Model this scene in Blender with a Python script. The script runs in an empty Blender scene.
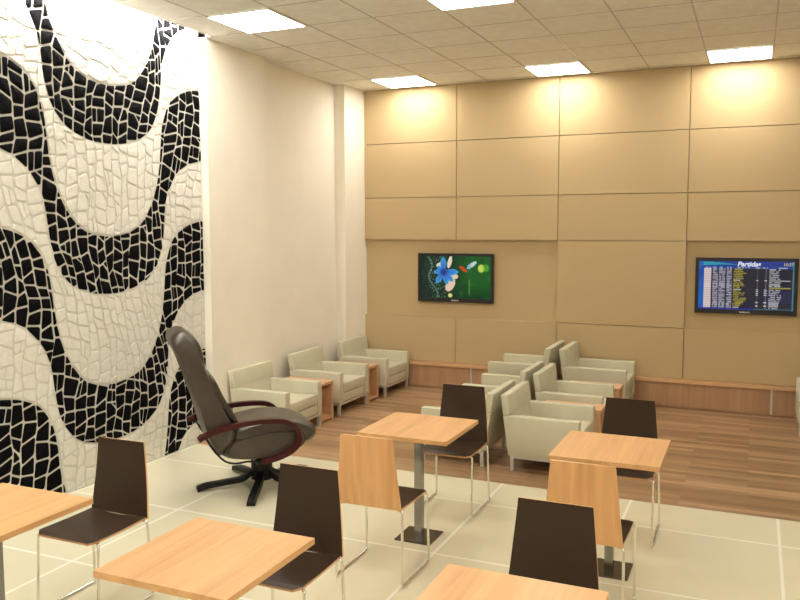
import bpy, bmesh, math, random
from mathutils import Vector, Matrix
random.seed(7)
S = bpy.context.scene
C = S.collection
PI = math.pi

# ------------------------------------------------------------------ materials
def new_mat(name):
    m = bpy.data.materials.new(name); m.use_nodes = True
    nt = m.node_tree; b = nt.nodes['Principled BSDF']
    return m, nt, b
def simple(name, col, rough=.6, metal=0, spec=.5, noise=0, nscale=30, bump=0, coat=0):
    m, nt, b = new_mat(name)
    b.inputs['Base Color'].default_value = (*col, 1)
    b.inputs['Roughness'].default_value = rough
    b.inputs['Metallic'].default_value = metal
    b.inputs['Specular IOR Level'].default_value = spec
    if coat: b.inputs['Coat Weight'].default_value = coat; b.inputs['Coat Roughness'].default_value = .15
    if noise or bump:
        tc = nt.nodes.new('ShaderNodeTexCoord'); n = nt.nodes.new('ShaderNodeTexNoise')
        n.inputs['Scale'].default_value = nscale; n.inputs['Detail'].default_value = 5
        nt.links.new(tc.outputs['Object'], n.inputs['Vector'])
        if noise:
            r = nt.nodes.new('ShaderNodeValToRGB')
            r.color_ramp.elements[0].position = .3; r.color_ramp.elements[1].position = .7
            r.color_ramp.elements[0].color = (*[c*(1-noise) for c in col], 1)
            r.color_ramp.elements[1].color = (*[min(1, c*(1+noise)) for c in col], 1)
            nt.links.new(n.outputs['Fac'], r.inputs['Fac']); nt.links.new(r.outputs['Color'], b.inputs['Base Color'])
        if bump:
            bp = nt.nodes.new('ShaderNodeBump'); bp.inputs['Strength'].default_value = bump; bp.inputs['Distance'].default_value = .01
            nt.links.new(n.outputs['Fac'], bp.inputs['Height']); nt.links.new(bp.outputs['Normal'], b.inputs['Normal'])
    return m
def wood(name, c1, c2, axis='y', rough=.4, s=28, coat=0):
    """grain lines running along the given object axis"""
    m, nt, b = new_mat(name)
    N = nt.nodes.new; L = nt.links.new
    tc = N('ShaderNodeTexCoord'); oi = N('ShaderNodeObjectInfo')
    mp = N('ShaderNodeMapping')
    sc = {'x': (1.6, s, s), 'y': (s, 1.6, s), 'z': (s, s, 1.6)}[axis]
    mp.inputs['Scale'].default_value = sc
    ad = N('ShaderNodeVectorMath'); ad.operation = 'ADD'
    ml = N('ShaderNodeMath'); ml.operation = 'MULTIPLY'; ml.inputs[1].default_value = 37
    L(oi.outputs['Random'], ml.inputs[0]); L(tc.outputs['Object'], ad.inputs[0]); L(ml.outputs[0], ad.inputs[1])
    L(ad.outputs[0], mp.inputs['Vector'])
    n = N('ShaderNodeTexNoise'); n.inputs['Scale'].default_value = 1; n.inputs['Detail'].default_value = 4; n.inputs['Distortion'].default_value = .6
    L(mp.outputs[0], n.inputs['Vector'])
    mp2 = N('ShaderNodeMapping'); mp2.inputs['Scale'].default_value = [v*.3 for v in sc]
    L(ad.outputs[0], mp2.inputs['Vector'])
    n2 = N('ShaderNodeTexNoise'); n2.inputs['Scale'].default_value = 1; n2.inputs['Detail'].default_value = 2
    L(mp2.outputs[0], n2.inputs['Vector'])
    mx = N('ShaderNodeMath'); mx.operation = 'ADD'; L(n.outputs['Fac'], mx.inputs[0]); L(n2.outputs['Fac'], mx.inputs[1])
    hf = N('ShaderNodeMath'); hf.operation = 'MULTIPLY'; hf.inputs[1].default_value = .5; L(mx.outputs[0], hf.inputs[0])
    r = N('ShaderNodeValToRGB'); r.color_ramp.elements[0].position = .36; r.color_ramp.elements[1].position = .64
    r.color_ramp.elements[0].color = (*c1, 1); r.color_ramp.elements[1].color = (*c2, 1)
    L(hf.outputs[0], r.inputs['Fac']); L(r.outputs['Color'], b.inputs['Base Color'])
    b.inputs['Roughness'].default_value = rough
    if coat: b.inputs['Coat Weight'].default_value = coat; b.inputs['Coat Roughness'].default_value = .2
    return m
def emis(name, col, st):
    m = bpy.data.materials.new(name); m.use_nodes = True; nt = m.node_tree
    nt.nodes.clear(); e = nt.nodes.new('ShaderNodeEmission'); o = nt.nodes.new('ShaderNodeOutputMaterial')
    e.inputs['Color'].default_value = (*col, 1); e.inputs['Strength'].default_value = st
    nt.links.new(e.outputs[0], o.inputs[0]); return m

M = {}
M['plaster'] = simple('plaster', (.85, .805, .71), .8, noise=.02, nscale=3)
M['plaster_white'] = simple('plaster_white', (.80, .78, .74), .8)
M['back_fabric'] = simple('back_fabric', (.52, .395, .225), .85, noise=.03, nscale=300, spec=.2)
M['niche_fabric'] = simple('niche_fabric', (.52, .395, .225), .85, spec=.2)
M['beech'] = wood('beech', (.58, .315, .13), (.74, .43, .195), 'y', .4, coat=.15)
M['beech_vertical'] = wood('beech_vertical', (.58, .315, .13), (.74, .43, .195), 'z', .45, coat=.1)
M['beech_edge'] = wood('beech_edge', (.50, .27, .12), (.60, .34, .16), 'x', .5)
M['cherry'] = wood('cherry', (.56, .32, .165), (.68, .42, .23), 'x', .45)
M['kick_wood'] = wood('kick_wood', (.40, .235, .13), (.50, .31, .18), 'z', .5)
M['laminate'] = simple('laminate', (.038, .022, .013), .42, spec=.28)
M['chrome'] = simple('chrome', (.82, .80, .76), .12, metal=1)
M['post_metal'] = simple('post_metal', (.30, .30, .29), .22, metal=1)
M['base_metal'] = simple('base_metal', (.10, .085, .075), .12, metal=.8)
M['arm_leather'] = simple('arm_leather', (.56, .535, .405), .5, noise=.03, nscale=8, bump=.05, spec=.4)
M['leg_metal'] = simple('leg_metal', (.62, .61, .57), .35, metal=.5)
M['black_plastic'] = simple('black_plastic', (.012, .012, .014), .35)
M['black_metal'] = simple('black_metal', (.006, .006, .007), .45, spec=.25)
M['recliner_leather'] = simple('recliner_leather', (.050, .038, .028), .36, noise=.25, nscale=7, bump=.35, spec=.6)
M['mahogany'] = simple('mahogany', (.045, .003, .005), .4, spec=.3)
M['stone_black'] = simple('stone_black', (.005, .005, .006), .95, noise=.5, nscale=60, bump=.4, spec=.05)
M['stone_white'] = simple('stone_white', (.74, .725, .675), .75, noise=.06, nscale=25, bump=.35)
M['grout'] = simple('grout', (.66, .645, .60), .9, bump=.3, nscale=120)
M['lamp'] = emis('lamp', (1, .945, .84), 14.5)
M['cove_lamp'] = emis('cove_lamp', (1, .97, .92), 120)
M['light_frame'] = simple('light_frame', (.75, .73, .68), .5)
M['grid_metal'] = simple('grid_metal', (.40, .37, .32), .35, metal=0, spec=.8)

# ceiling tiles
m, nt, b = new_mat('ceiling_tile'); N = nt.nodes.new; L = nt.links.new
tc = N('ShaderNodeTexCoord'); n = N('ShaderNodeTexNoise'); n.inputs['Scale'].default_value = 9; n.inputs['Detail'].default_value = 8; n.inputs['Roughness'].default_value = .7
L(tc.outputs['Object'], n.inputs['Vector'])
r = N('ShaderNodeValToRGB'); r.color_ramp.elements[0].position = .3; r.color_ramp.elements[1].position = .75
r.color_ramp.elements[0].color = (.72, .70, .65, 1); r.color_ramp.elements[1].color = (.86, .84, .79, 1)
L(n.outputs['Fac'], r.inputs['Fac']); L(r.outputs['Color'], b.inputs['Base Color']); b.inputs['Roughness'].default_value = .9
bp = N('ShaderNodeBump'); bp.inputs['Strength'].default_value = .4; bp.inputs['Distance'].default_value = .01
L(n.outputs['Fac'], bp.inputs['Height']); L(bp.outputs[0], b.inputs['Normal']); M['ceiling_tile'] = m

# porcelain floor with light grout
m, nt, b = new_mat('floor_tile'); N = nt.nodes.new; L = nt.links.new
tc = N('ShaderNodeTexCoord'); mp = N('ShaderNodeMapping'); mp.inputs['Location'].default_value = (-.205, -.585, 0)
L(tc.outputs['Object'], mp.inputs['Vector'])
br = N('ShaderNodeTexBrick'); br.offset = 0; br.squash = 1
for k, v in (('Scale', 1), ('Mortar Size', .011), ('Mortar Smooth', .3), ('Bias', 0), ('Brick Width', 1), ('Row Height', 1)): br.inputs[k].default_value = v
br.inputs['Color1'].default_value = (.73, .69, .51, 1); br.inputs['Color2'].default_value = (.76, .72, .535, 1); br.inputs['Mortar'].default_value = (.93, .91, .80, 1)
L(mp.outputs[0], br.inputs['Vector'])
n = N('ShaderNodeTexNoise'); n.inputs['Scale'].default_value = 1.7; n.inputs['Detail'].default_value = 3; L(tc.outputs['Object'], n.inputs['Vector'])
mx = N('ShaderNodeMix'); mx.data_type = 'RGBA'; mx.blend_type = 'MULTIPLY'; mx.inputs['Factor'].default_value = .12
L(br.outputs['Color'], mx.inputs[6]); L(n.outputs['Fac'], mx.inputs[7]); L(mx.outputs[2], b.inputs['Base Color'])
b.inputs['Roughness'].default_value = .24; b.inputs['Specular IOR Level'].default_value = .5
M['floor_tile'] = m

# timber floor: narrow strips running along x
m, nt, b = new_mat('floor_timber'); N = nt.nodes.new; L = nt.links.new
tc = N('ShaderNodeTexCoord')
def brick(w, h, c1, c2, mort, ms, off=.37):
    br = N('ShaderNodeTexBrick'); br.offset = off; br.offset_frequency = 2; br.squash = 1
    for k, v in (('Scale', 1), ('Mortar Size', ms), ('Mortar Smooth', .2), ('Bias', 0), ('Brick Width', w), ('Row Height', h)): br.inputs[k].default_value = v
    br.inputs['Color1'].default_value = (*c1, 1); br.inputs['Color2'].default_value = (*c2, 1); br.inputs['Mortar'].default_value = (*mort, 1)
    L(tc.outputs['Object'], br.inputs['Vector']); return br
b1 = brick(1.25, .07, (.30, .17, .082), (.56, .355, .20), (.28, .18, .11), .0015)
b2 = brick(.83, .035, (.62, .62, .62), (1, 1, 1), (.8, .8, .8), .0)
mp = N('ShaderNodeMapping'); mp.inputs['Scale'].default_value = (2.5, 60, 1); L(tc.outputs['Object'], mp.inputs['Vector'])
n = N('ShaderNodeTexNoise'); n.inputs['Scale'].default_value = 1; n.inputs['Detail'].default_value = 4; L(mp.outputs[0], n.inputs['Vector'])
rr = N('ShaderNodeValToRGB'); rr.color_ramp.elements[0].position = .3; rr.color_ramp.elements[1].position = .7
rr.color_ramp.elements[0].color = (.78, .78, .78, 1); rr.color_ramp.elements[1].color = (1.0, 1.0, 1.0, 1); L(n.outputs['Fac'], rr.inputs['Fac'])
m1 = N('ShaderNodeMix'); m1.data_type = 'RGBA'; m1.blend_type = 'MULTIPLY'; m1.inputs['Factor'].default_value = .55
L(b1.outputs['Color'], m1.inputs[6]); L(b2.outputs['Color'], m1.inputs[7])
m2 = N('ShaderNodeMix'); m2.data_type = 'RGBA'; m2.blend_type = 'MULTIPLY'; m2.inputs['Factor'].default_value = .8
L(m1.outputs[2], m2.inputs[6]); L(rr.outputs['Color'], m2.inputs[7]); L(m2.outputs[2], b.inputs['Base Color'])
b.inputs['Roughness'].default_value = .3; M['floor_timber'] = m

# emissive picture driven by face colours
def picture_mat(name, st):
    m = bpy.data.materials.new(name); m.use_nodes = True; nt = m.node_tree; nt.nodes.clear()
    a = nt.nodes.new('ShaderNodeAttribute'); a.attribute_name = 'pic'
    e = nt.nodes.new('ShaderNodeEmission'); o = nt.nodes.new('ShaderNodeOutputMaterial'); e.inputs['Strength'].default_value = st
    g = nt.nodes.new('ShaderNodeBsdfGlossy'); g.inputs['Roughness'].default_value = .2; g.inputs['Color'].default_value = (.03, .03, .03, 1)
    ad = nt.nodes.new('ShaderNodeAddShader')
    nt.links.new(a.outputs['Color'], e.inputs['Color']); nt.links.new(e.outputs[0], ad.inputs[0]); nt.links.new(g.outputs[0], ad.inputs[1]); nt.links.new(ad.outputs[0], o.inputs[0]); return m
M['screen'] = picture_mat('screen', .6)
M['screen_text'] = emis('screen_text', (.85, .88, .95), .6)
M['screen_yellow'] = emis('screen_yellow', (.55, .6, .3), .6)
M['logo_text'] = simple('logo_text', (.7, .68, .65), .4)

# ------------------------------------------------------------------ mesh helpers
def finish(name, bm, mats, parent=None, smooth=False, loc=None, recalc=True):
    if recalc: bmesh.ops.recalc_face_normals(bm, faces=bm.faces[:])
    me = bpy.data.meshes.new(name); bm.to_mesh(me); bm.free()
    if not isinstance(mats, (list, tuple)): mats = [mats]
    for m in mats: me.materials.append(m)
    if smooth:
        for p in me.polygons: p.use_smooth = True
        try: me.set_sharp_from_angle(angle=math.radians(38))
        except Exception: pass
    o = bpy.data.objects.new(name, me); C.objects.link(o)
    if parent: o.parent = parent
    if loc: o.location = loc
    return o
def bev(bm, w, seg=2, ang=30):
    if w <= 0: return
    es = [e for e in bm.edges if len(e.link_faces) == 2 and e.calc_face_angle(0) > math.radians(ang)]
    bmesh.ops.bevel(bm, geom=es, offset=w, segments=seg, profile=.5, affect='EDGES')
def join_bm(dst, src):
    me = bpy.data.meshes.new('t'); src.to_mesh(me); src.free(); dst.from_mesh(me); bpy.data.meshes.remove(me)
def box(x0, x1, y0, y1, z0, z1, b=0, seg=2):
    bm = bmesh.new()
    v = [bm.verts.new(p) for p in ((x0,y0,z0),(x1,y0,z0),(x1,y1,z0),(x0,y1,z0),(x0,y0,z1),(x1,y0,z1),(x1,y1,z1),(x0,y1,z1))]
    for f in ((0,3,2,1),(4,5,6,7),(0,1,5,4),(1,2,6,5),(2,3,7,6),(3,0,4,7)): bm.faces.new([v[i] for i in f])
    bev(bm, b, seg); return bm
def multi(*bms):
    d = bmesh.new()
    for b in bms: join_bm(d, b)
    return d
def prism(pts, axis, a0, a1, b=0, seg=2):
    """2-D polygon pushed along an axis: axis 'y' takes (x, z), 'z' takes (x, y), 'x' takes (y, z)"""
    bm = bmesh.new()
    def P(p, a): return {'y': (p[0], a, p[1]), 'z': (p[0], p[1], a), 'x': (a, p[0], p[1])}[axis]
    v0 = [bm.verts.new(P(p, a0)) for p in pts]; v1 = [bm.verts.new(P(p, a1)) for p in pts]
    n = len(pts); bm.faces.new(v0); bm.faces.new(v1[::-1])
    for i in range(n): bm.faces.new((v0[i], v0[(i+1) % n], v1[(i+1) % n], v1[i]))
    bmesh.ops.recalc_face_normals(bm, faces=bm.faces[:]); bev(bm, b, seg); return bm
def fillet(pts, r, n=4):
    """round the inner corners of a 3-D polyline"""
    P = [Vector(p) for p in pts]; out = [P[0]]
    for i in range(1, len(P)-1):
        a, b, c = P[i-1], P[i], P[i+1]; d1 = (a-b); d2 = (c-b)
        rr = min(r, d1.length*.45, d2.length*.45); p1 = b+d1.normalized()*rr; p2 = b+d2.normalized()*rr
        for k in range(n+1):
            t = k/n; out.append((1-t)**2*p1+2*t*(1-t)*b+t*t*p2)
    out.append(P[-1]); return out
def sweep(pts, section, up=(0,0,1), caps=True):
    """sweep a closed 2-D section along a 3-D polyline"""
    bm = bmesh.new(); P = [Vector(p) for p in pts]; rings = []
    T0 = (P[1]-P[0]).normalized(); U = Vector(up)
    if abs(T0.dot(U)) > .95: U = Vector((1, 0, 0))
    side = T0.cross(U).normalized()
    for i, p in enumerate(P):
        if i == 0: t = P[1]-P[0]
        elif i == len(P)-1: t = P[-1]-P[-2]
        else: t = (P[i]-P[i-1]).normalized()+(P[i+1]-P[i]).normalized()
        t.normalize(); side = (side-t*side.dot(t)).normalized(); u2 = side.cross(t).normalized()
        rings.append([bm.verts.new(p+side*a+u2*b) for a, b in section])
    n = len(section)
    for i in range(len(rings)-1):
        for k in range(n): bm.faces.new((rings[i][k], rings[i][(k+1) % n], rings[i+1][(k+1) % n], rings[i+1][k]))
    if caps: bm.faces.new(rings[0][::-1]); bm.faces.new(rings[-1])
    return bm
def circ(r, n=10): return [(r*math.cos(2*PI*k/n), r*math.sin(2*PI*k/n)) for k in range(n)]
def cyl(x, y, z0, z1, r0, r1=None, n=24):
    bm = bmesh.new(); bmesh.ops.create_cone(bm, cap_ends=True, segments=n, radius1=r0, radius2=r1 if r1 is not None else r0, depth=z1-z0)
    bmesh.ops.translate(bm, verts=bm.verts, vec=(x, y, (z0+z1)/2)); return bm
def pillow(prof, hw, edge=.25, n=14, cap=True):
    """closed (s, z) profile pushed along y with softly rounded flanks"""
    bm = bmesh.new(); cs = sum(p[0] for p in prof)/len(prof); cz = sum(p[1] for p in prof)/len(prof); rings = []
    for i in range(n+1):
        a = -PI/2+PI*i/n; t = math.sin(a); k = 1-edge*(abs(t)**7)
        rings.append([bm.verts.new((cs+(p[0]-cs)*k, hw*t, cz+(p[1]-cz)*k)) for p in prof])
    m_ = len(prof)
    for i in range(n):
        for k in range(m_): bm.faces.new((rings[i][k], rings[i][(k+1) % m_], rings[i+1][(k+1) % m_], rings[i+1][k]))
    bm.faces.new(rings[0]); bm.faces.new(rings[-1][::-1]); return bm
def smoothloop(pts, n=4):
    """closed Catmull-Rom through 2-D points"""
    out = []; m_ = len(pts)
    for i in range(m_):
        p0, p1, p2, p3 = [Vector(pts[(i+k) % m_]) for k in (-1, 0, 1, 2)]
        for k in range(n):
            t = k/n; out.append(tuple(.5*((2*p1)+(p2-p0)*t+(2*p0-5*p1+4*p2-p3)*t*t+(3*p1-p0-3*p2+p3)*t**3)))
    return out
def smoothpath(pts, n=5):
    out = []; P = [Vector(p) for p in pts]
    for i in range(len(P)-1):
        p0 = P[max(i-1, 0)]; p1 = P[i]; p2 = P[i+1]; p3 = P[min(i+2, len(P)-1)]
        for k in range(n):
            t = k/n; out.append(.5*((2*p1)+(p2-p0)*t+(2*p0-5*p1+4*p2-p3)*t*t+(3*p1-p0-3*p2+p3)*t**3))
    out.append(P[-1]); return out
def sheet(rows, thick, mats=(0, 1)):
    """rows: list of (list of points, normal) -> a thin curved board; face material 0 on the normal side, 1 elsewhere"""
    bm = bmesh.new(); A = []; B = []
    for pts, nrm in rows:
        nrm = Vector(nrm).normalized()
        A.append([bm.verts.new(Vector(p)) for p in pts]); B.append([bm.verts.new(Vector(p)-nrm*thick) for p in pts])
    R = len(rows); K = len(A[0])
    for i in range(R-1):
        for k in range(K-1):
            f = bm.faces.new((A[i][k], A[i][k+1], A[i+1][k+1], A[i+1][k])); f.material_index = mats[0]
            f = bm.faces.new((B[i][k], B[i+1][k], B[i+1][k+1], B[i][k+1])); f.material_index = mats[1]
    def edge(a, b):
        for q in range(len(a)-1):
            f = bm.faces.new((a[q], b[q], b[q+1], a[q+1])); f.material_index = mats[1]
    edge(A[0], B[0]); edge(A[-1][::-1], B[-1][::-1])
    edge([r_[0] for r_ in A][::-1], [r_[0] for r_ in B][::-1]); edge([r_[-1] for r_ in A], [r_[-1] for r_ in B])
    return bm

def thing(name, label, cat, loc=(0,0,0), rz=0, group=None):
    o = bpy.data.objects.new(name, None); C.objects.link(o); o.empty_display_size = .1
    o.location = loc; o.rotation_euler = (0, 0, rz); return tag(o, label, cat, group)
def tag(o, label, cat, group=None):
    o['label'] = label; o['category'] = cat
    if group: o['group'] = group
    return o
def struct(o): o['kind'] = 'structure'; return o
def dup(root, loc, rz, label, group=None):
    kids = [(c, list(c.children)) for c in root.children]
    r_ = root.copy(); C.objects.link(r_); r_.location = loc; r_.rotation_euler = (0, 0, rz); r_['label'] = label
    if group: r_['group'] = group
    for ch, gs in kids:
        c = ch.copy(); C.objects.link(c); c.parent = r_
        for g in gs:
            d = g.copy(); C.objects.link(d); d.parent = c
    return r_

# ------------------------------------------------------------------ room
YW = 9.52; HC = 3.808; XM = -4.81
XR = 4.2; YF = -3.2
struct(finish('floor', box(-5.0, XR, YF, 6.11, -.06, 0), M['floor_tile']))
struct(finish('floor', box(-5.0, XR, 6.11, 9.9, -.06, 0), M['floor_timber']))
# left wall with its pilasters as one plan outline
wl = [(-5.05, YF), (-4.86, YF), (-4.86, 6.275), (-4.73, 6.275), (-4.73, 7.27), (-4.835, 7.27), (-4.835, 8.97), (-4.70, 8.97), (-4.70, 9.70), (-5.05, 9.70)]
struct(finish('wall_left', prism(wl, 'z', 0, 4.0), M['plaster']))
wb = struct(finish('wall_back', box(-4.70, XR, YW+.055, 9.70, 0, 4.0), M['niche_fabric']))
cols = [-4.70, -3.43, -2.155, -.71, .55, 1.81, 3.07, XR]
G = .004
def panel(x0, x1, z0, z1):
    finish('wall_panel', box(x0+G, x1-G, YW, YW+.054, z0+G, z1-G, .004, 1), M['back_fabric'], wb)
for i in range(len(cols)-1):
    for z0, z1 in ((3.12, HC), (2.43, 3.12), (1.895, 2.43), (.34, .915)): panel(cols[i], cols[i+1], z0, z1)
panel(-2.155, -.71, .915, 1.895)
panel(1.81, 3.07, .915, 1.895)
struct(finish('wall_right', box(XR, XR+.1, YF, 9.70, 0, 4.0), M['plaster']))
struct(finish('wall_front', box(-5.05, XR+.1, YF-.1, YF, 0, 4.0), M['plaster']))
# ceiling: boards stop short of the mosaic to leave a lit slot
ce = struct(finish('ceiling', multi(box(-4.65, XR, YF, 9.70, HC, HC+.05), box(-4.86, -4.65, 6.275, 9.70, HC, HC+.05),
       box(-4.86, -4.60, YF, 6.30, HC+.12, HC+.16)), M['ceiling_tile']))
TX, TY, X0, Y0 = .6225, .6265, -4.262, 5.652
gb = []
k = 0
for i in range(-1, 15):
    x = X0+TX*i
    if -4.65 < x < XR: gb.append(box(x-.006, x+.006, YF, 9.5, HC-.003, HC+.001))
for j in range(-15, 7):
    y = Y0+TY*j
    if YF < y < 9.5: gb.append(box(-4.65, XR, y-.005, y+.005, HC-.0025, HC+.001))
finish('ceiling_grid', multi(*gb), M['grid_metal'], ce)
struct(finish('trim_1', box(-4.655, -4.643, YF, 6.275, HC-.004, HC+.119), M['plaster_white']))     # inner lip of the slot
cl = finish('slot_light', box(-4.684, -4.660, YF+.3, 6.15, HC+.03, HC+.055, .002, 1), M['cove_lamp'])
tag(cl, 'long slim light strip recessed in the ceiling slot above the mosaic', 'light')

# ------------------------------------------------------------------ ceiling lights
def make_light(loc, label):
    t = thing('ceiling_light', label, 'ceiling light', loc, 0, 'square recessed ceiling lights')
    w, h = TX-.01, TY-.01; f = .012
    fr = multi(box(0, w, 0, f, -.012, 0), box(0, w, h-f, h, -.012, 0), box(0, f, f, h-f, -.012, 0), box(w-f, w, f, h-f, -.012, 0))
    finish('light_frame', fr, M['light_frame'], t)
    finish('diffuser', box(f, w-f, f, h-f, -.009, -.003), M['lamp'], t); return t
def LP(i, j): return (X0+TX*i+.005, Y0+TY*j+.005, HC-.003)
l0 = make_light(LP(0, 0), 'square ceiling light nearest the top of the mosaic wall')
for i, j, lab in ((0, 5, 'square ceiling light in the back left corner above the first wall panel'),
                  (3, 5, 'middle square ceiling light along the back wall'),
                  (6, 5, 'square ceiling light along the back wall above the departures screen'),
                  (3, 0, 'square ceiling light cut by the top edge at picture centre'),
                  (6, 0, 'square ceiling light just above the frame on the right'),
                  (0, -5, 'added square fill light left of the viewer above the near tables'),  # from here on: unseen fixtures repeating the pattern, added to brighten the room
                  (3, -5, 'added square fill light over the near wooden tables'),
                  (6, -5, 'added square fill light right of the near wooden tables'),
                  (0, -10, 'added square fill light behind the viewer on the mosaic side'),
                  (3, -10, 'added square fill light straight behind the viewer'),
                  (6, -10, 'added square fill light behind the viewer to the right'),
                  (9, -5, 'added square fill light out of view, second from the right wall beside the viewer'),  # unseen extras on the right, added as even fill for back wall and ceiling
                  (9, -10, 'added square fill light out of view, second from the right wall behind the viewer'),
                  (12, -5, 'added square fill light out of view, next to the right wall beside the viewer'),
                  (12, -10, 'added square fill light out of view, next to the right wall behind the viewer')):
    dup(l0, LP(i, j), 0, lab)

# ------------------------------------------------------------------ ledge bench along the back wall
t = thing('wall_bench', 'low wooden ledge running along the foot of the tan panelled wall', 'bench', (0, YW, 0))
bx = -4.698
finish('bench_top', box(bx, XR-.01, -.062, .054, .297, .338, .004), M['cherry'], t)
finish('kick_panel', box(bx, XR-.01, -.03, .05, .025, .296), M['kick_wood'], t)
finish('toe_board', box(bx, XR-.01, -.012, .05, 0, .025), M['kick_wood'], t)
for x in (-3.21, .21, 2.0, 3.4): finish('bracket', box(x-.011, x+.011, -.04, -.0305, .02, .297, .001), M['leg_metal'], t)

# ------------------------------------------------------------------ mosaic mural
PER, HUMP, TRO, DZ = 2.3, 3.935, 5.085, 1.21
cA = [(0, .01), (.15, -.015), (.25, -.05), (.35, -.10), (.43, -.19), (.49, -.31), (.525, -.5), (.545, -.68), (.60, -.90), (.70, -1.09), (.82, -1.21), (.95, -1.265), (1.15, -1.285)]
cB = [(0, 0), (.1, -.01), (.2, -.045), (.3, -.10), (.39, -.2), (.46, -.32), (.495, -.48), (.51, -.62), (.545, -.78), (.62, -.92), (.75, -1.03), (.95, -1.09), (1.15, -1.105)]
def dense(c):
    o = []
    P = smoothpath([(a, b, 0) for a, b in c], 6); return [(p.x, p.y) for p in P]
cA, cB = dense(cA), dense(cB)
def fold(y):
    u = (y-HUMP) % PER
    return u if u <= PER/2 else PER-u
def ev(c, u):
    for i in range(len(c)-1):
        if c[i+1][0] >= u:
            a, b = c[i], c[i+1]; t_ = (u-a[0])/max(1e-6, b[0]-a[0]); return a[1]+(b[1]-a[1])*t_
    return c[-1][1]
def tilt(y): return .05*max(0, y-TRO)/1.15
def is_black(y, z):
    z = z-tilt(y)
    u = fold(y); a = 3.27+ev(cA, u); b = 2.61+ev(cB, u)
    kk = math.floor((a-z)/DZ)           # highest A curve still above the point
    a_ = a-kk*DZ; b_ = b-kk*DZ
    return a_ >= z > b_
Y1m, Y0m = 6.273, YF+.05
Z1m, Z0m = 3.90, .0
FK = [(c, z0+kz*DZ) for c, z0 in ((cA, 3.27), (cB, 2.61)) for kz in range(-3, 4)]
def fz(F, y): return F[1]+ev(F[0], fold(y))+tilt(y)
cells = []
base = [Y0m-.1]
while base[-1] < Y1m+.1: base.append(base[-1]+random.uniform(.078, .134))
ph = [(random.uniform(0, 6), random.uniform(0, 6)) for _ in base]
def border(i, z):                       # a wavering joint between two columns of stones
    return base[i]+.09*math.sin(z*1.9+base[i]*1.3)+.03*math.sin(z*4.7+base[i]*3.1)+.013*math.sin(z*9+ph[i][0])+.009*math.sin(z*21+ph[i][1])
for i in range(len(base)-1):
    wd = base[i+1]-base[i]; z = Z0m-.15+random.uniform(0, .1); sl = random.uniform(-.02, .02)
    while z < Z1m+.15:
        st = random.uniform(.072, .150); s2_ = random.uniform(-.03, .03)
        q4 = [(border(i, z-sl), z-sl), (border(i+1, z+sl), z+sl), (border(i+1, z+st+s2_), z+st+s2_), (border(i, z+st-s2_), z+st-s2_)]
        r_ = random.random()
        if r_ < .10 and wd > .075:      # a stone split upright
            f_ = random.uniform(.35, .65); g_ = f_+random.uniform(-.12, .12)
            a = tuple(q4[0][k]+(q4[1][k]-q4[0][k])*f_ for k in (0, 1)); b = tuple(q4[3][k]+(q4[2][k]-q4[3][k])*g_ for k in (0, 1))
            cells += [[q4[0], a, b, q4[3]], [a, q4[1], q4[2], b]]
        elif r_ < .16:                  # or cut off at a corner
            a = tuple((q4[1][k]+q4[2][k])/2 for k in (0, 1)); b = tuple((q4[2][k]+q4[3][k])/2 for k in (0, 1))
            cells += [[q4[0], q4[1], a, b, q4[3]], [a, q4[2], b]]
        else: cells.append(q4)
        z += st; sl = s2_
def split(poly, F):
    g_ = [p[1]-fz(F, p[0]) for p in poly]
    if min(g_) > 0 or max(g_) <= 0: return [poly]
    up_, dn_ = [], []
    for k in range(len(poly)):
        a, b = poly[k], poly[(k+1) % len(poly)]; ga, gb_ = g_[k], g_[(k+1) % len(poly)]
        (up_ if ga > 0 else dn_).append(a)
        if (ga > 0) != (gb_ > 0):
            lo, hi = 0.0, 1.0
            for _ in range(18):
                m_ = (lo+hi)/2; pm = (a[0]+(b[0]-a[0])*m_, a[1]+(b[1]-a[1])*m_)
                if ((pm[1]-fz(F, pm[0])) > 0) == (ga > 0): lo = m_
                else: hi = m_
            up_.append(pm); dn_.append(pm)
    return [p for p in (up_, dn_) if len(p) > 2]
sites = []
for c_ in cells:
    ps = [c_]
    for F in FK:
        if all(abs(p[1]-F[1]+.6) > 1.2 for p in c_): continue
        ps = [q for p in ps for q in split(p, F)]
    for p in ps:
        cy = sum(q[0] for q in p)/len(p); cz = sum(q[1] for q in p)/len(p)
        sites.append((p, is_black(cy, cz)))
def clip_rect(poly):
    for ax, lim, sg in ((0, Y0m, 1), (0, Y1m, -1), (1, Z0m, 1), (1, Z1m, -1)):
        out = []
        for i in range(len(poly)):
            a, b = poly[i], poly[(i+1) % len(poly)]; da = (a[ax]-lim)*sg; db = (b[ax]-lim)*sg
            if da >= 0: out.append(a)
            if da*db < 0: t_ = da/(da-db); out.append((a[0]+(b[0]-a[0])*t_, a[1]+(b[1]-a[1])*t_))
        poly = out
        if len(poly) < 3: return None
    return poly
def inset(poly, d):
    n_ = len(poly); area = sum(poly[i][0]*poly[(i+1) % n_][1]-poly[(i+1) % n_][0]*poly[i][1] for i in range(n_))
    if area < 0: poly = poly[::-1]
    src = poly
    for i in range(n_):                                     # half-plane clipping keeps the inset convex
        a, b = src[i], src[(i+1) % n_]; l = math.dist(a, b)
        if l < 1e-6: continue
        nx, ny = -(b[1]-a[1])/l, (b[0]-a[0])/l; px, py = a[0]+nx*d, a[1]+ny*d; out = []
        for k_ in range(len(poly)):
            p, q = poly[k_], poly[(k_+1) % len(poly)]
            dp = (p[0]-px)*nx+(p[1]-py)*ny; dq = (q[0]-px)*nx+(q[1]-py)*ny
            if dp >= 0: out.append(p)
            if dp*dq < 0: t_ = dp/(dp-dq); out.append((p[0]+(q[0]-p[0])*t_, p[1]+(q[1]-p[1])*t_))
        poly = out
        if len(poly) < 3: return None
    return poly
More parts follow.
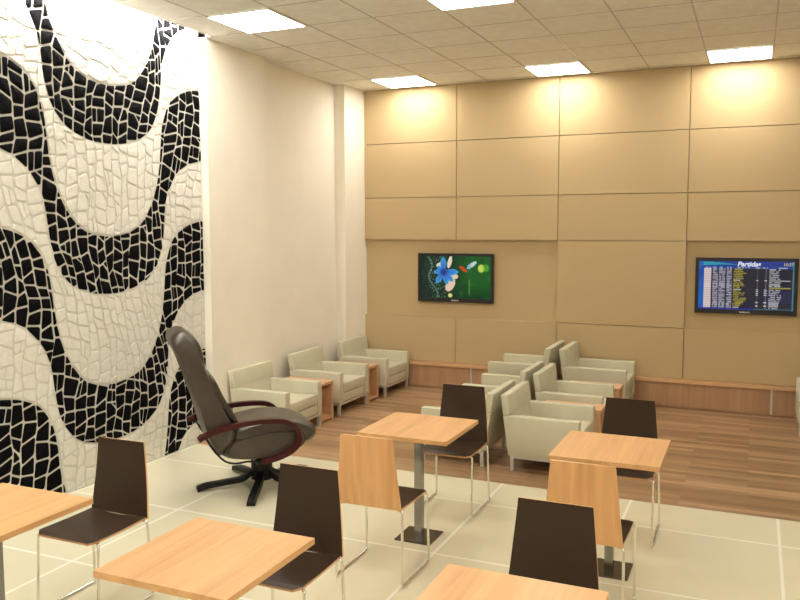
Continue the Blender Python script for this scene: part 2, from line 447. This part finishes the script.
def chaikin(poly):
    out = []
    for i in range(len(poly)):
        a, b = poly[i], poly[(i+1) % len(poly)]
        if math.dist(a, b) < .012: out.append(((a[0]+b[0])/2, (a[1]+b[1])/2)); continue
        out.append((a[0]*.91+b[0]*.09, a[1]*.91+b[1]*.09)); out.append((a[0]*.09+b[0]*.91, a[1]*.09+b[1]*.91))
    return out
bm = bmesh.new()
XG = XM-.004
v = [bm.verts.new(p) for p in ((XG, Y0m, Z0m), (XG, Y1m, Z0m), (XG, Y1m, Z1m), (XG, Y0m, Z1m), (-4.859, Y0m, Z0m), (-4.859, Y1m, Z0m), (-4.859, Y1m, Z1m), (-4.859, Y0m, Z1m))]
for f in ((0,1,2,3),(4,7,6,5),(0,4,5,1),(1,5,6,2),(2,6,7,3),(3,7,4,0)): bm.faces.new([v[i] for i in f]).material_index = 2
for q, bk in sites:
    p = clip_rect(q)
    if not p: continue
    p = inset(p, random.uniform(.006, .009) if bk else random.uniform(.005, .008))
    if not p: continue
    a_ = chaikin(p)
    if len(a_) < 3: continue
    ar = abs(sum(a_[k][0]*a_[(k+1) % len(a_)][1]-a_[(k+1) % len(a_)][0]*a_[k][1] for k in range(len(a_))))/2
    if ar < .00025: continue
    cy = sum(i[0] for i in a_)/len(a_); cz = sum(i[1] for i in a_)/len(a_)
    h = random.uniform(.007, .011) if bk else random.uniform(.007, .010)
    rings = []
    for k_, hh in ((1.0, -.002), (.98, h*.6), (.90, h)):
        rings.append([bm.verts.new((XG+hh, cy+(i[0]-cy)*k_, cz+(i[1]-cz)*k_)) for i in a_])
    n_ = len(a_); mi = 0 if bk else 1
    for A_, B_ in ((0, 1), (1, 2)):
        for i in range(n_):
            f = bm.faces.new((rings[A_][i], rings[A_][(i+1) % n_], rings[B_][(i+1) % n_], rings[B_][i])); f.material_index = mi; f.smooth = True
    top = bm.verts.new((XG+h+(.0012 if bk else .0007), cy, cz))
    for i in range(n_):
        f = bm.faces.new((rings[2][i], rings[2][(i+1) % n_], top)); f.material_index = mi; f.smooth = bk
mu = finish('mosaic_mural', bm, [M['stone_black'], M['stone_white'], M['grout']], recalc=False)
tag(mu, 'black and white stone mosaic of steep waves covering the left wall', 'mural')

# ------------------------------------------------------------------ cafe chair (faces -y)
def make_chair(loc, rz, label, group):
    t = thing('cafe_chair', label, 'chair', loc, rz, group)
    rows = []
    K = 16
    for i in range(13):
        s_ = i/12; yy = .199-.40*s_; w = .198+.006*s_
        df = yy+.20
        if df < .035: w = w-.035+math.sqrt(max(0, .035**2-(.035-df)**2))
        zz = .455-.004*math.sin(s_*PI)-(.010*max(0, (s_-.85)/.15)**2)
        nk = .022*(1-s_*12/2) if i < 2 else 0
        rows.append(([( -w+2*w*k_/K, yy-nk*max(0, 1-((-w+2*w*k_/K)/.155)**2), zz) for k_ in range(K+1)], (0, 0, 1)))
    finish('seat', sheet(rows, .011), [M['laminate'], M['beech_edge']], t)
    rows = []
    for i in range(15):
        s_ = i/14; zb = .446+.417*s_; pts = []
        w = .203-.040*s_
        for k_ in range(K+1):
            pts.append((-w+2*w*k_/K, .202+.032*s_+.006*math.sin(s_*PI), zb))
        rows.append((pts, (0, -1, .12)))
    finish('backrest', sheet(rows, .011), [M['laminate'], M['beech_vertical']], t)
    for s_ in (-1, 1):
        path = fillet([(s_*.185, -.150, .4325), (s_*.207, -.168, .431), (s_*.212, -.190, .0085), (s_*.212, .222, .0085), (s_*.203, .196, .434), (s_*.17, .185, .436)], .022)
        finish('sled_leg', sweep(path, circ(.0075)), M['chrome'], t, smooth=True)
    finish('crossbar', sweep([(-.185, -.150, .4325), (.185, -.150, .4325)], circ(.0075)), M['chrome'], t, smooth=True)
    return t
chairs_g = 'dark cafe chairs at the square tables'
c0 = make_chair((-1.98, 5.44, 0), 0, 'dark chair with its front to us beyond the table nearest the armchairs, left one', chairs_g)
CH = [((-.758, 5.425, 0), 0, 'rightmost dark chair, standing behind the right-hand table on the far side'),
      ((-3.228, 3.195, 0), 0, 'dark chair on the far left in front of the mosaic wall'),
      ((-1.995, 3.16, 0), 0, 'dark chair behind the right corner of the near middle table'),
      ((-.755, 3.13, 0), 0, 'dark chair behind the table cut by the bottom edge'),
      ((-1.99, 4.275, 0), PI, 'chair seen from behind showing its beech back, left of the two'),
      ((-.76, 4.235, 0), PI, 'chair seen from behind showing its beech back, at the right-hand table')]
c0['label'] = 'dark chair with chrome legs between the far middle table and the armchairs'
for l, r_, lab in CH: dup(c0, l, r_, lab)

# ------------------------------------------------------------------ square tables
def make_table(loc, label, group):
    t = thing('square_table', label, 'table', loc, 0, group)
    finish('tabletop', box(-.305, .305, -.31, .31, .722, .748, .002, 1), [M['beech']], t)
    finish('post', box(-.025, .025, -.025, .025, .0105, .712, .004), M['post_metal'], t)
    finish('top_plate', box(-.09, .09, -.09, .09, .7125, .7215, .001, 1), M['black_metal'], t)
    finish('base_plate', box(-.125, .125, -.125, .125, 0, .010, .002, 1), M['base_metal'], t)
    return t
tg = 'beech square tables on steel posts'
t0 = make_table((-1.985, 4.81, 0), 'square beech table in the middle, nearest the pale armchairs on the left', tg)
for l, lab in (((-.742, 4.78, 0), 'square beech table on the right in front of the facing armchairs'),
               ((-1.957, 2.545, 0), 'square beech table in the lower middle left with its whole left corner showing'),
               ((-3.185, 2.555, 0), 'square beech table cut by the left edge'),
               ((-.742, 2.525, 0), 'square beech table cut by the bottom edge')):
    dup(t0, l, 0, lab)

# ------------------------------------------------------------------ armchairs (face +x, rear top edge at x=0)
AW = .71; AT = .085
def make_armchair(loc, rz, label, group):
    t = thing('armchair', label, 'armchair', loc, rz, group); lm = M['arm_leather']
    xr = lambda z: .075*(.645-z)/.51
    bt = .062
    bk = multi(prism([(xr(.4725), .4725), (xr(.4725)+bt, .4725), (bt, .645), (0, .645)], 'y', 0, AW, .010, 3),
               prism([(xr(.14), .14), (xr(.14)+bt, .14), (xr(.480)+bt, .480), (xr(.480), .480)], 'y', AT+.001, AW-AT-.001))
    finish('backrest', bk, lm, t, smooth=True)
    xs = lambda z: xr(z)+bt+.001
    for y0 in (0, AW-AT):
        finish('armrest', prism([(xr(.135), .135), (.665, .135), (.665, .471), (xr(.471), .471)], 'y', y0, y0+AT, .006, 3), lm, t, smooth=True)
    finish('seat_base', prism([(xs(.14), .14), (.655, .14), (.655, .235), (xs(.235), .235)], 'y', AT+.001, AW-AT-.001, .005), lm, t, smooth=True)
    finish('seat_cushion', prism([(xs(.238)+.002, .238), (.662, .238), (.662, .35), (xs(.35)+.002, .335)], 'y', AT+.002, AW-AT-.002, .014, 3), lm, t, smooth=True)
    fr = multi(box(.09, .655, .012, .04, .112, .1345), box(.09, .655, AW-.04, AW-.012, .112, .1345), box(.63, .655, .04, AW-.04, .112, .1345), box(.09, .115, .04, AW-.04, .112, .1345))
    finish('underframe', fr, M['leg_metal'], t)
    for x in (.09, .625):
        for y_ in (.012, AW-.042): finish('leg', box(x, x+.03, y_, y_+.03, 0, .1118, .002, 1), M['leg_metal'], t)
    return t
ag = 'pale low armchairs'
a0 = make_armchair((-4.731, 6.50, 0), 0, 'pale armchair against the left wall, nearest the mosaic and behind the recliner', ag)
AC = [((-4.752, 7.645, 0), 0, 'pale armchair against the left wall, middle of its row of three'),
      ((-4.699, 8.725, 0), 0, 'pale armchair in the far left corner by the tan wall'),
      ((-1.925, 6.445, 0), 0, 'pale armchair facing right, nearest of the centre row behind the right table'),
      ((-1.925, 7.515, 0), 0, 'pale armchair facing right, middle of the centre row'),
      ((-1.945, 8.725, 0), 0, 'pale armchair facing right, farthest of the centre row by the tan wall'),
      ((-1.99, 6.47+AW, 0), PI, 'pale armchair facing left, mostly hidden behind the middle dark chair'),
      ((-2.005, 7.60+AW, 0), PI, 'pale armchair facing left, second of the back-to-back row'),
      ((-2.03, 8.725+AW, 0), PI, 'pale armchair facing left, farthest of its row by the tan wall'),
      ((1.10, 8.64+AW, 0), PI, 'pale armchair just entering the right edge of the picture')]
for l, r_, lab in AC:
    o = dup(a0, l, r_, lab)
    if 'farthest' in lab: o.scale = (1.09, 1.0, 1.11)         # the end pair stands a little taller

# ------------------------------------------------------------------ side tables (open boxes)
def make_side(loc, label, group):
    t = thing('side_table', label, 'side table', loc, 0, group); w, d, h, k_ = .275, .55, .42, .028
    finish('top', box(0, d, 0, w, h-k_, h, .002, 1), M['cherry'], t)
    for y0 in (.001, w-k_-.001): finish('side_panel', box(.002, d-.002, y0, y0+k_, .0, h-k_-.0005, .001, 1), M['cherry'], t)
    finish('bottom_shelf', box(.004, d-.006, k_+.0015, w-k_-.0015, .02, .045), M['cherry'], t)
    finish('back_panel', box(.004, .018, k_+.0015, w-k_-.0015, .0455, h-k_-.001), M['cherry'], t)
    return t
sg = 'wooden side tables between armchairs'
s0 = make_side((-4.655, 7.255, 0), 'wooden side table between the first and second armchairs of the left row', sg)
for l, lab in (((-4.655, 8.39, 0), 'wooden side table between the second and third armchairs of the left row'),
               ((-1.765, 7.175, 0), 'wooden side table between the two nearer armchairs facing right'),
               ((-1.765, 8.25, 0), 'wooden side table between the two farther armchairs facing right')):
    dup(s0, l, 0, lab)

# ------------------------------------------------------------------ recliner (faces its own +x)
t = thing('recliner', 'reclined brown leather swivel chair with dark red wooden arms beside the mosaic wall', 'recliner', (-3.55, 5.31, 0), PI/4)
rl = M['recliner_leather']
backp = smoothloop([(-.37, .33), (-.44, .45), (-.53, .68), (-.61, .92), (-.675, 1.10), (-.725, 1.20), (-.715, 1.265), (-.655, 1.30), (-.59, 1.28), (-.545, 1.21), (-.52, 1.11), (-.465, .97), (-.39, .80), (-.31, .64), (-.235, .50), (-.25, .38)], 4)
backp = [(a+.03*min(1, max(0, (b-.45)/.3)), b-.008) for a, b in backp]
finish('backrest', pillow(backp, .275, .16, 16), rl, t, smooth=True)
hp = smoothloop([(-.565, 1.03), (-.62, 1.17), (-.62, 1.25), (-.57, 1.265), (-.515, 1.20), (-.485, 1.09), (-.49, 1.01)], 4)
hp = [(a+.03, b-.008) for a, b in hp]
finish('headrest', pillow(hp, .235, .22, 16), rl, t, smooth=True)
lp = smoothloop([(-.30, .60), (-.40, .80), (-.46, .93), (-.42, .94), (-.355, .80), (-.275, .65), (-.23, .56)], 4)
lp = [(a+.03, b-.008) for a, b in lp]
finish('lumbar_cushion', pillow(lp, .235, .2, 14), rl, t, smooth=True)
sp = smoothloop([(-.345, .33), (-.16, .285), (.10, .305), (.27, .345), (.325, .41), (.29, .475), (.10, .50), (-.10, .49), (-.28, .44)], 4)
finish('seat_base', pillow(sp, .285, .14, 16), rl, t, smooth=True)
cp = smoothloop([(-.27, .44), (-.05, .46), (.16, .455), (.28, .385), (.355, .385), (.40, .44), (.365, .515), (.22, .57), (.03, .585), (-.14, .565), (-.25, .53)], 4)
finish('seat_cushion', pillow(cp, .27, .2, 18), rl, t, smooth=True)
armp = smoothpath([(-.53, 0, .50), (-.42, 0, .548), (-.24, 0, .585), (-.07, 0, .598), (.09, 0, .588), (.175, 0, .55), (.222, 0, .475), (.215, 0, .40), (.155, 0, .345), (.05, 0, .305), (-.06, 0, .285)], 5)
for s_ in (-1, 1):
    finish('armrest', (lambda b_: (bev(b_, .005, 2, 50), b_)[1])(sweep([(p.x, s_*.335, p.z) for p in armp], [(-.025, -.018), (.025, -.018), (.025, .018), (-.025, .018)])), M['mahogany'], t, smooth=True)
    rod = smoothpath([(-.47, s_*.30, .50), (-.42, s_*.30, .41), (-.34, s_*.30, .315), (-.26, s_*.30, .285), (-.17, s_*.30, .290), (-.09, s_*.30, .280)], 5)
    finish('recline_rod', sweep(rod, circ(.008, 8)), M['black_metal'], t, smooth=True)
    finish('arm_knob', (lambda b_: (bmesh.ops.rotate(b_, verts=b_.verts, cent=(0,0,0), matrix=Matrix.Rotation(PI/2, 3, 'X')), bmesh.ops.translate(b_, verts=b_.verts, vec=(-.50, s_*.298, .512)), b_)[2])(cyl(0, 0, -.012, .012, .02)), M['mahogany'], t, smooth=True)
finish('cross_beam', box(-.10, .00, -.335, .335, .262, .284, .004), M['black_metal'], t)
finish('swivel_column', multi(cyl(0, 0, .06, .235, .085), cyl(0, 0, .235, .262, .06)), M['black_metal'], t, smooth=True)
for k_ in range(5):
    a = math.radians(-66+72*k_-45); ca, sa = math.cos(a), math.sin(a)
    path = fillet([(ca*.05, sa*.05, .13), (ca*.15, sa*.15, .060), (ca*.44, sa*.44, .034), (ca*.505, sa*.505, .014)], .03)
    b_ = sweep(path, [(-.033, -.013), (.033, -.013), (.027, .024), (-.027, .024)])
    finish('base_leg', b_, M['black_metal'], t)

# ------------------------------------------------------------------ televisions
def clampc(c): return tuple(max(0, min(1, x)) for x in c)
def lin(c): return tuple((x/255/12.92 if x/255 <= .04045 else ((x/255+.055)/1.055)**2.4) for x in c)
def mixc(a, b, t_): t_ = max(0, min(1, t_)); return tuple(a[i]+(b[i]-a[i])*t_ for i in range(3))
def ss(e0, e1, x): t_ = max(0, min(1, (x-e0)/(e1-e0))); return t_*t_*(3-2*t_)
def text(body, size, loc, mat, parent, name, align='CENTER', bold=0, shear=0):
    cu = bpy.data.curves.new(name, 'FONT'); cu.body = body; cu.size = size; cu.align_x = align; cu.align_y = 'CENTER'; cu.offset = bold; cu.shear = shear
    o = bpy.data.objects.new(name, cu); C.objects.link(o)
    dg = bpy.context.evaluated_depsgraph_get(); me = bpy.data.meshes.new_from_object(o.evaluated_get(dg)); bpy.data.objects.remove(o)
    me.transform(Matrix.Translation(loc) @ Matrix.Rotation(PI/2, 4, 'X')); me.materials.clear(); me.materials.append(mat)
    o = bpy.data.objects.new(name, me); C.objects.link(o); o.parent = parent; return o
def make_tv(loc, label, fn, nx, ny):
    t = thing('television', label, 'television', loc)
    W, Hh = 1.005, .615; b_ = .036; bb = .05
    # bezel ring, front at y=-.05 ; body behind
    fr = multi(box(-W/2, W/2, -.05, -.02, Hh-b_, Hh, .003, 1), box(-W/2, W/2, -.05, -.02, 0, bb, .003, 1),
               box(-W/2, -W/2+b_, -.05, -.02, bb, Hh-b_, 0), box(W/2-b_, W/2, -.05, -.02, bb, Hh-b_, 0))
    finish('bezel', fr, M['black_plastic'], t)
    finish('back_cover', box(-W/2+.01, W/2-.01, -.02, -.0005, .01, Hh-.01, .004), M['black_plastic'], t)
    x0, x1, z0, z1 = -W/2+b_, W/2-b_, bb, Hh-b_
    bm = bmesh.new(); vs = [[bm.verts.new((x0+(x1-x0)*i/nx, -.042, z1-(z1-z0)*j/ny)) for i in range(nx+1)] for j in range(ny+1)]
    cols_ = []
    for j in range(ny):
        for i in range(nx):
            bm.faces.new((vs[j+1][i], vs[j+1][i+1], vs[j][i+1], vs[j][i])); cols_.append(lin(fn((i+.5)/nx, (j+.5)/ny)))
    sc_ = finish('screen', bm, M['screen'], t, recalc=False)
    at = sc_.data.color_attributes.new('pic', 'FLOAT_COLOR', 'CORNER')
    q = 0
    for p_, c_ in zip(sc_.data.polygons, cols_):
        for li in p_.loop_indices: at.data[li].color = (*c_, 1)
    text('SAMSUNG', .022, (0, -.0508, bb*.45), M['logo_text'], t, 'maker_lettering', bold=.0006)
    return t, sc_, (x0, x1, z0, z1)
rg = random.Random(3)
blobs = [(rg.random(), rg.random(), rg.uniform(.04, .13), rg.choice(((50, 125, 50), (10, 40, 20), (30, 100, 45), (20, 60, 40)))) for _ in range(34)]
speck = {(rg.randrange(0, 48), rg.randrange(0, 70)): rg.choice(((190, 215, 200), (110, 170, 150), (8, 18, 14), (70, 120, 100))) for _ in range(420)}
def flower(u, v_):
    A = 1.72; x = u*A; y_ = v_
    c = mixc((14, 46, 26), (26, 92, 36), ss(.3, .75, u)*(1-ss(.6, 1.05, v_)*.6))
    for bx_, by_, r_, cc in blobs:
        d = math.hypot(x-bx_*A, y_-by_)/r_
        if d < 1: c = mixc(c, cc, (1-d*d)*.55)
    if u < .36:
        c = mixc(c, (18, 38, 34), .55*(1-ss(.2, .36, u)))
        k_ = (int(u*120), int(v_*70))
        d = abs(u-(.10+.12*v_+.04*math.sin(v_*9)))
        if k_ in speck and .03 < u: c = mixc(c, speck[k_], .8 if u > .12 else .4)
        if d < .012: c = mixc(c, (120, 170, 150), .6)
    def ell(cx, cy_, rx, ry, ang):
        dx, dy = x-cx*A, y_-cy_; ca, sa = math.cos(ang), math.sin(ang)
        return math.hypot((dx*ca+dy*sa)/rx, (-dx*sa+dy*ca)/ry)
    for (cx, cy_, rx, ry, an) in ((.42, .14, .05, .15, .25), (.43, .68, .10, .17, .5), (.28, .20, .10, .05, -.4), (.49, .48, .09, .06, 0)):
        if ell(cx, cy_, rx, ry, an) < 1: c = mixc((240, 225, 205), (230, 150, 80), v_*.3)
    # blue star flower
    cx, cy_ = .335, .38; dx, dy = x-cx*A, y_-cy_; r_ = math.hypot(dx, dy); th = math.atan2(dy, dx)
    for k_, ln in enumerate((.36, .32, .31, .33, .25, .36, .22)):
        ac = (-.02, .75, 1.25, 2.2, 3.15, -1.62, -2.4)[k_]
        d = abs((th-ac+PI) % (2*PI)-PI); lim = .50*(1-(r_/ln)**2.2)+.02
        if r_ < ln and d < lim: c = mixc((25, 85, 190), (85, 185, 235), (d/lim)*.3+r_/ln*.7)
    if r_ < .10: c = mixc((20, 40, 110), (60, 100, 190), r_/.1)
    if ell(.615, .30, .115, .04, .62) < 1: c = mixc((205, 75, 40), (240, 225, 205), ss(.4, .8, (v_-.2)/.2*.5))
    if ell(.735, .20, .14, .045, -.62) < 1: c = (198, 220, 222)
    if ell(.70, .24, .05, .05, 0) < 1: c = (140, 190, 200)
    d = ell(.865, .28, .075, .09, 0)
    if d < 1.3: c = mixc(c, (205, 225, 95), 1-ss(.8, 1.3, d))
    d = ell(.93, .27, .07, .09, 0)
    if d < 1.3: c = mixc(c, (110, 190, 50), (1-ss(.7, 1.3, d))*.7)
    if abs(u-.70) < .005 and .55 < v_ < .92: c = mixc(c, (130, 180, 80), .7)
    if ell(.43, .93, .05, .05, 0) < 1: c = (225, 225, 150)
    return clampc8(c)
def clampc8(c): return tuple(max(0, min(255, x)) for x in c)
make_tv((-3.445, YW+.054, 1.112), 'flat television on the left showing a blue flower and a hummingbird', flower, 150, 86)
rb = random.Random(11)
ROWS = 22
wy = [rb.uniform(.06, .14) for _ in range(ROWS)]; wr = [rb.uniform(.09, .13) for _ in range(ROWS)]
num = [j in (6, 11, 12, 13, 14, 18, 20) for j in range(ROWS)]
bars = [[rb.random() for _ in range(64)] for _ in range(ROWS)]
def board(u, v_):
    c = mixc((22, 70, 170), (20, 120, 200), ss(.2, .9, v_)*.7 if u < .06 else .15)
    if v_ < .13:
        c = mixc((30, 60, 150), (28, 50, 140), u)
        if v_ > .015+.0*u and v_ < .10+.0*u and u < .40 and abs(v_-(.05+.25*(u-.1)**2)) < .045*(1-u/.45): c = (40, 160, 170)
    if u < .05: c = mixc(c, (30, 95, 175), .5+.5*math.sin(v_*14+u*40))
    j = int((v_-.15)/(.82/ROWS)); 
    if u > .055 and .15 <= v_ < .97 and u < .985:
        fr_ = ((v_-.15)/(.82/ROWS)) % 1; on = .22 < fr_ < .80; c = mixc((32, 32, 50), (40, 44, 100), ss(.6, .8, u)*(.5 if .6 < v_ < .85 else 0))
        bt = bars[j][int(u*63)] > .16
        if .058 < u < .135: c = (226, 208, 206) if on else (196, 176, 180)
        elif (.148 < u < .205 or .218 < u < .285 or .298 < u < .358): c = (172, 172, 186) if on and bt else (84, 84, 104)
        elif .37 < u < .37+wy[j] : c = ((160, 146, 66) if j not in (6, 11, 21) else (190, 190, 195)) if on and bt else (78, 72, 40)
        elif num[j] and (.612 < u < .634 or .695 < u < .722) and on: c = (205, 205, 210)
        elif (.62 < u < .628 or .706 < u < .714) and on: c = (120, 120, 135)
        elif .745 < u < .745+wr[j]+(.11 if j in (6, 10) else 0) and on and bt: c = (150, 150, 60) if j == 10 else (176, 176, 184)
    elif u >= .985 or v_ >= .97: c = ((70, 140, 160) if (.985 < u < .992 or .97 < v_ < .98) else (34, 36, 60)) if u > .6 else (30, 50, 160)
    if v_ < .15 and v_ > .115 and any(a < u < b2 for a, b2 in ((.08, .12), (.15, .19), (.22, .27), (.3, .35), (.4, .54), (.6, .65), (.67, .73), (.82, .93))) and bars[0][int(u*63)] > .2: c = (150, 165, 205)
    return clampc8(c)
tv2, sc2, (x0, x1, z0, z1) = make_tv((-.092, YW+.054, 1.098), 'flat television on the right showing a departures board in blue and yellow', board, 180, 110)
tv2.scale = (1.025, 1, 1)
text('Partidas', .070, (x0+(x1-x0)*.53, -.0425, z1-(z1-z0)*.062), M['screen_text'], sc2, 'title_lettering', bold=.0025, shear=.2)
text('10:37', .044, (x0+(x1-x0)*.935, -.0425, z1-(z1-z0)*.062), M['screen_yellow'], sc2, 'clock_digits', bold=.001)

# ------------------------------------------------------------------ world, camera, view
w = bpy.data.worlds.new('world'); S.world = w; w.use_nodes = True
w.node_tree.nodes['Background'].inputs[0].default_value = (1, .9, .75, 1); w.node_tree.nodes['Background'].inputs[1].default_value = .05
cam = bpy.data.cameras.new('camera'); co = bpy.data.objects.new('camera', cam); C.objects.link(co)
f_, yaw, pit, rol = 806.1673, -.4153, -.0885, -.0020
cam.sensor_width = 36; cam.lens = 36*f_/800; cam.clip_start = .05; cam.clip_end = 60
fw = Vector((math.sin(yaw)*math.cos(pit), math.cos(yaw)*math.cos(pit), math.sin(pit)))
rt = Vector((math.cos(yaw), -math.sin(yaw), 0)); up = rt.cross(fw)
r2 = rt*math.cos(rol)+up*math.sin(rol); u2 = -rt*math.sin(rol)+up*math.cos(rol)
co.matrix_world = Matrix(((r2.x, u2.x, -fw.x, 0), (r2.y, u2.y, -fw.y, 0), (r2.z, u2.z, -fw.z, 2.04), (0, 0, 0, 1)))
S.camera = co
S.view_settings.view_transform = 'Standard'; S.view_settings.look = 'None'; S.view_settings.exposure = .50; S.view_settings.gamma = 1
S.view_settings.use_curve_mapping = False
S.cycles.use_denoising = True
S.cycles.max_bounces = 8; S.cycles.diffuse_bounces = 5; S.cycles.caustics_reflective = False; S.cycles.caustics_refractive = False
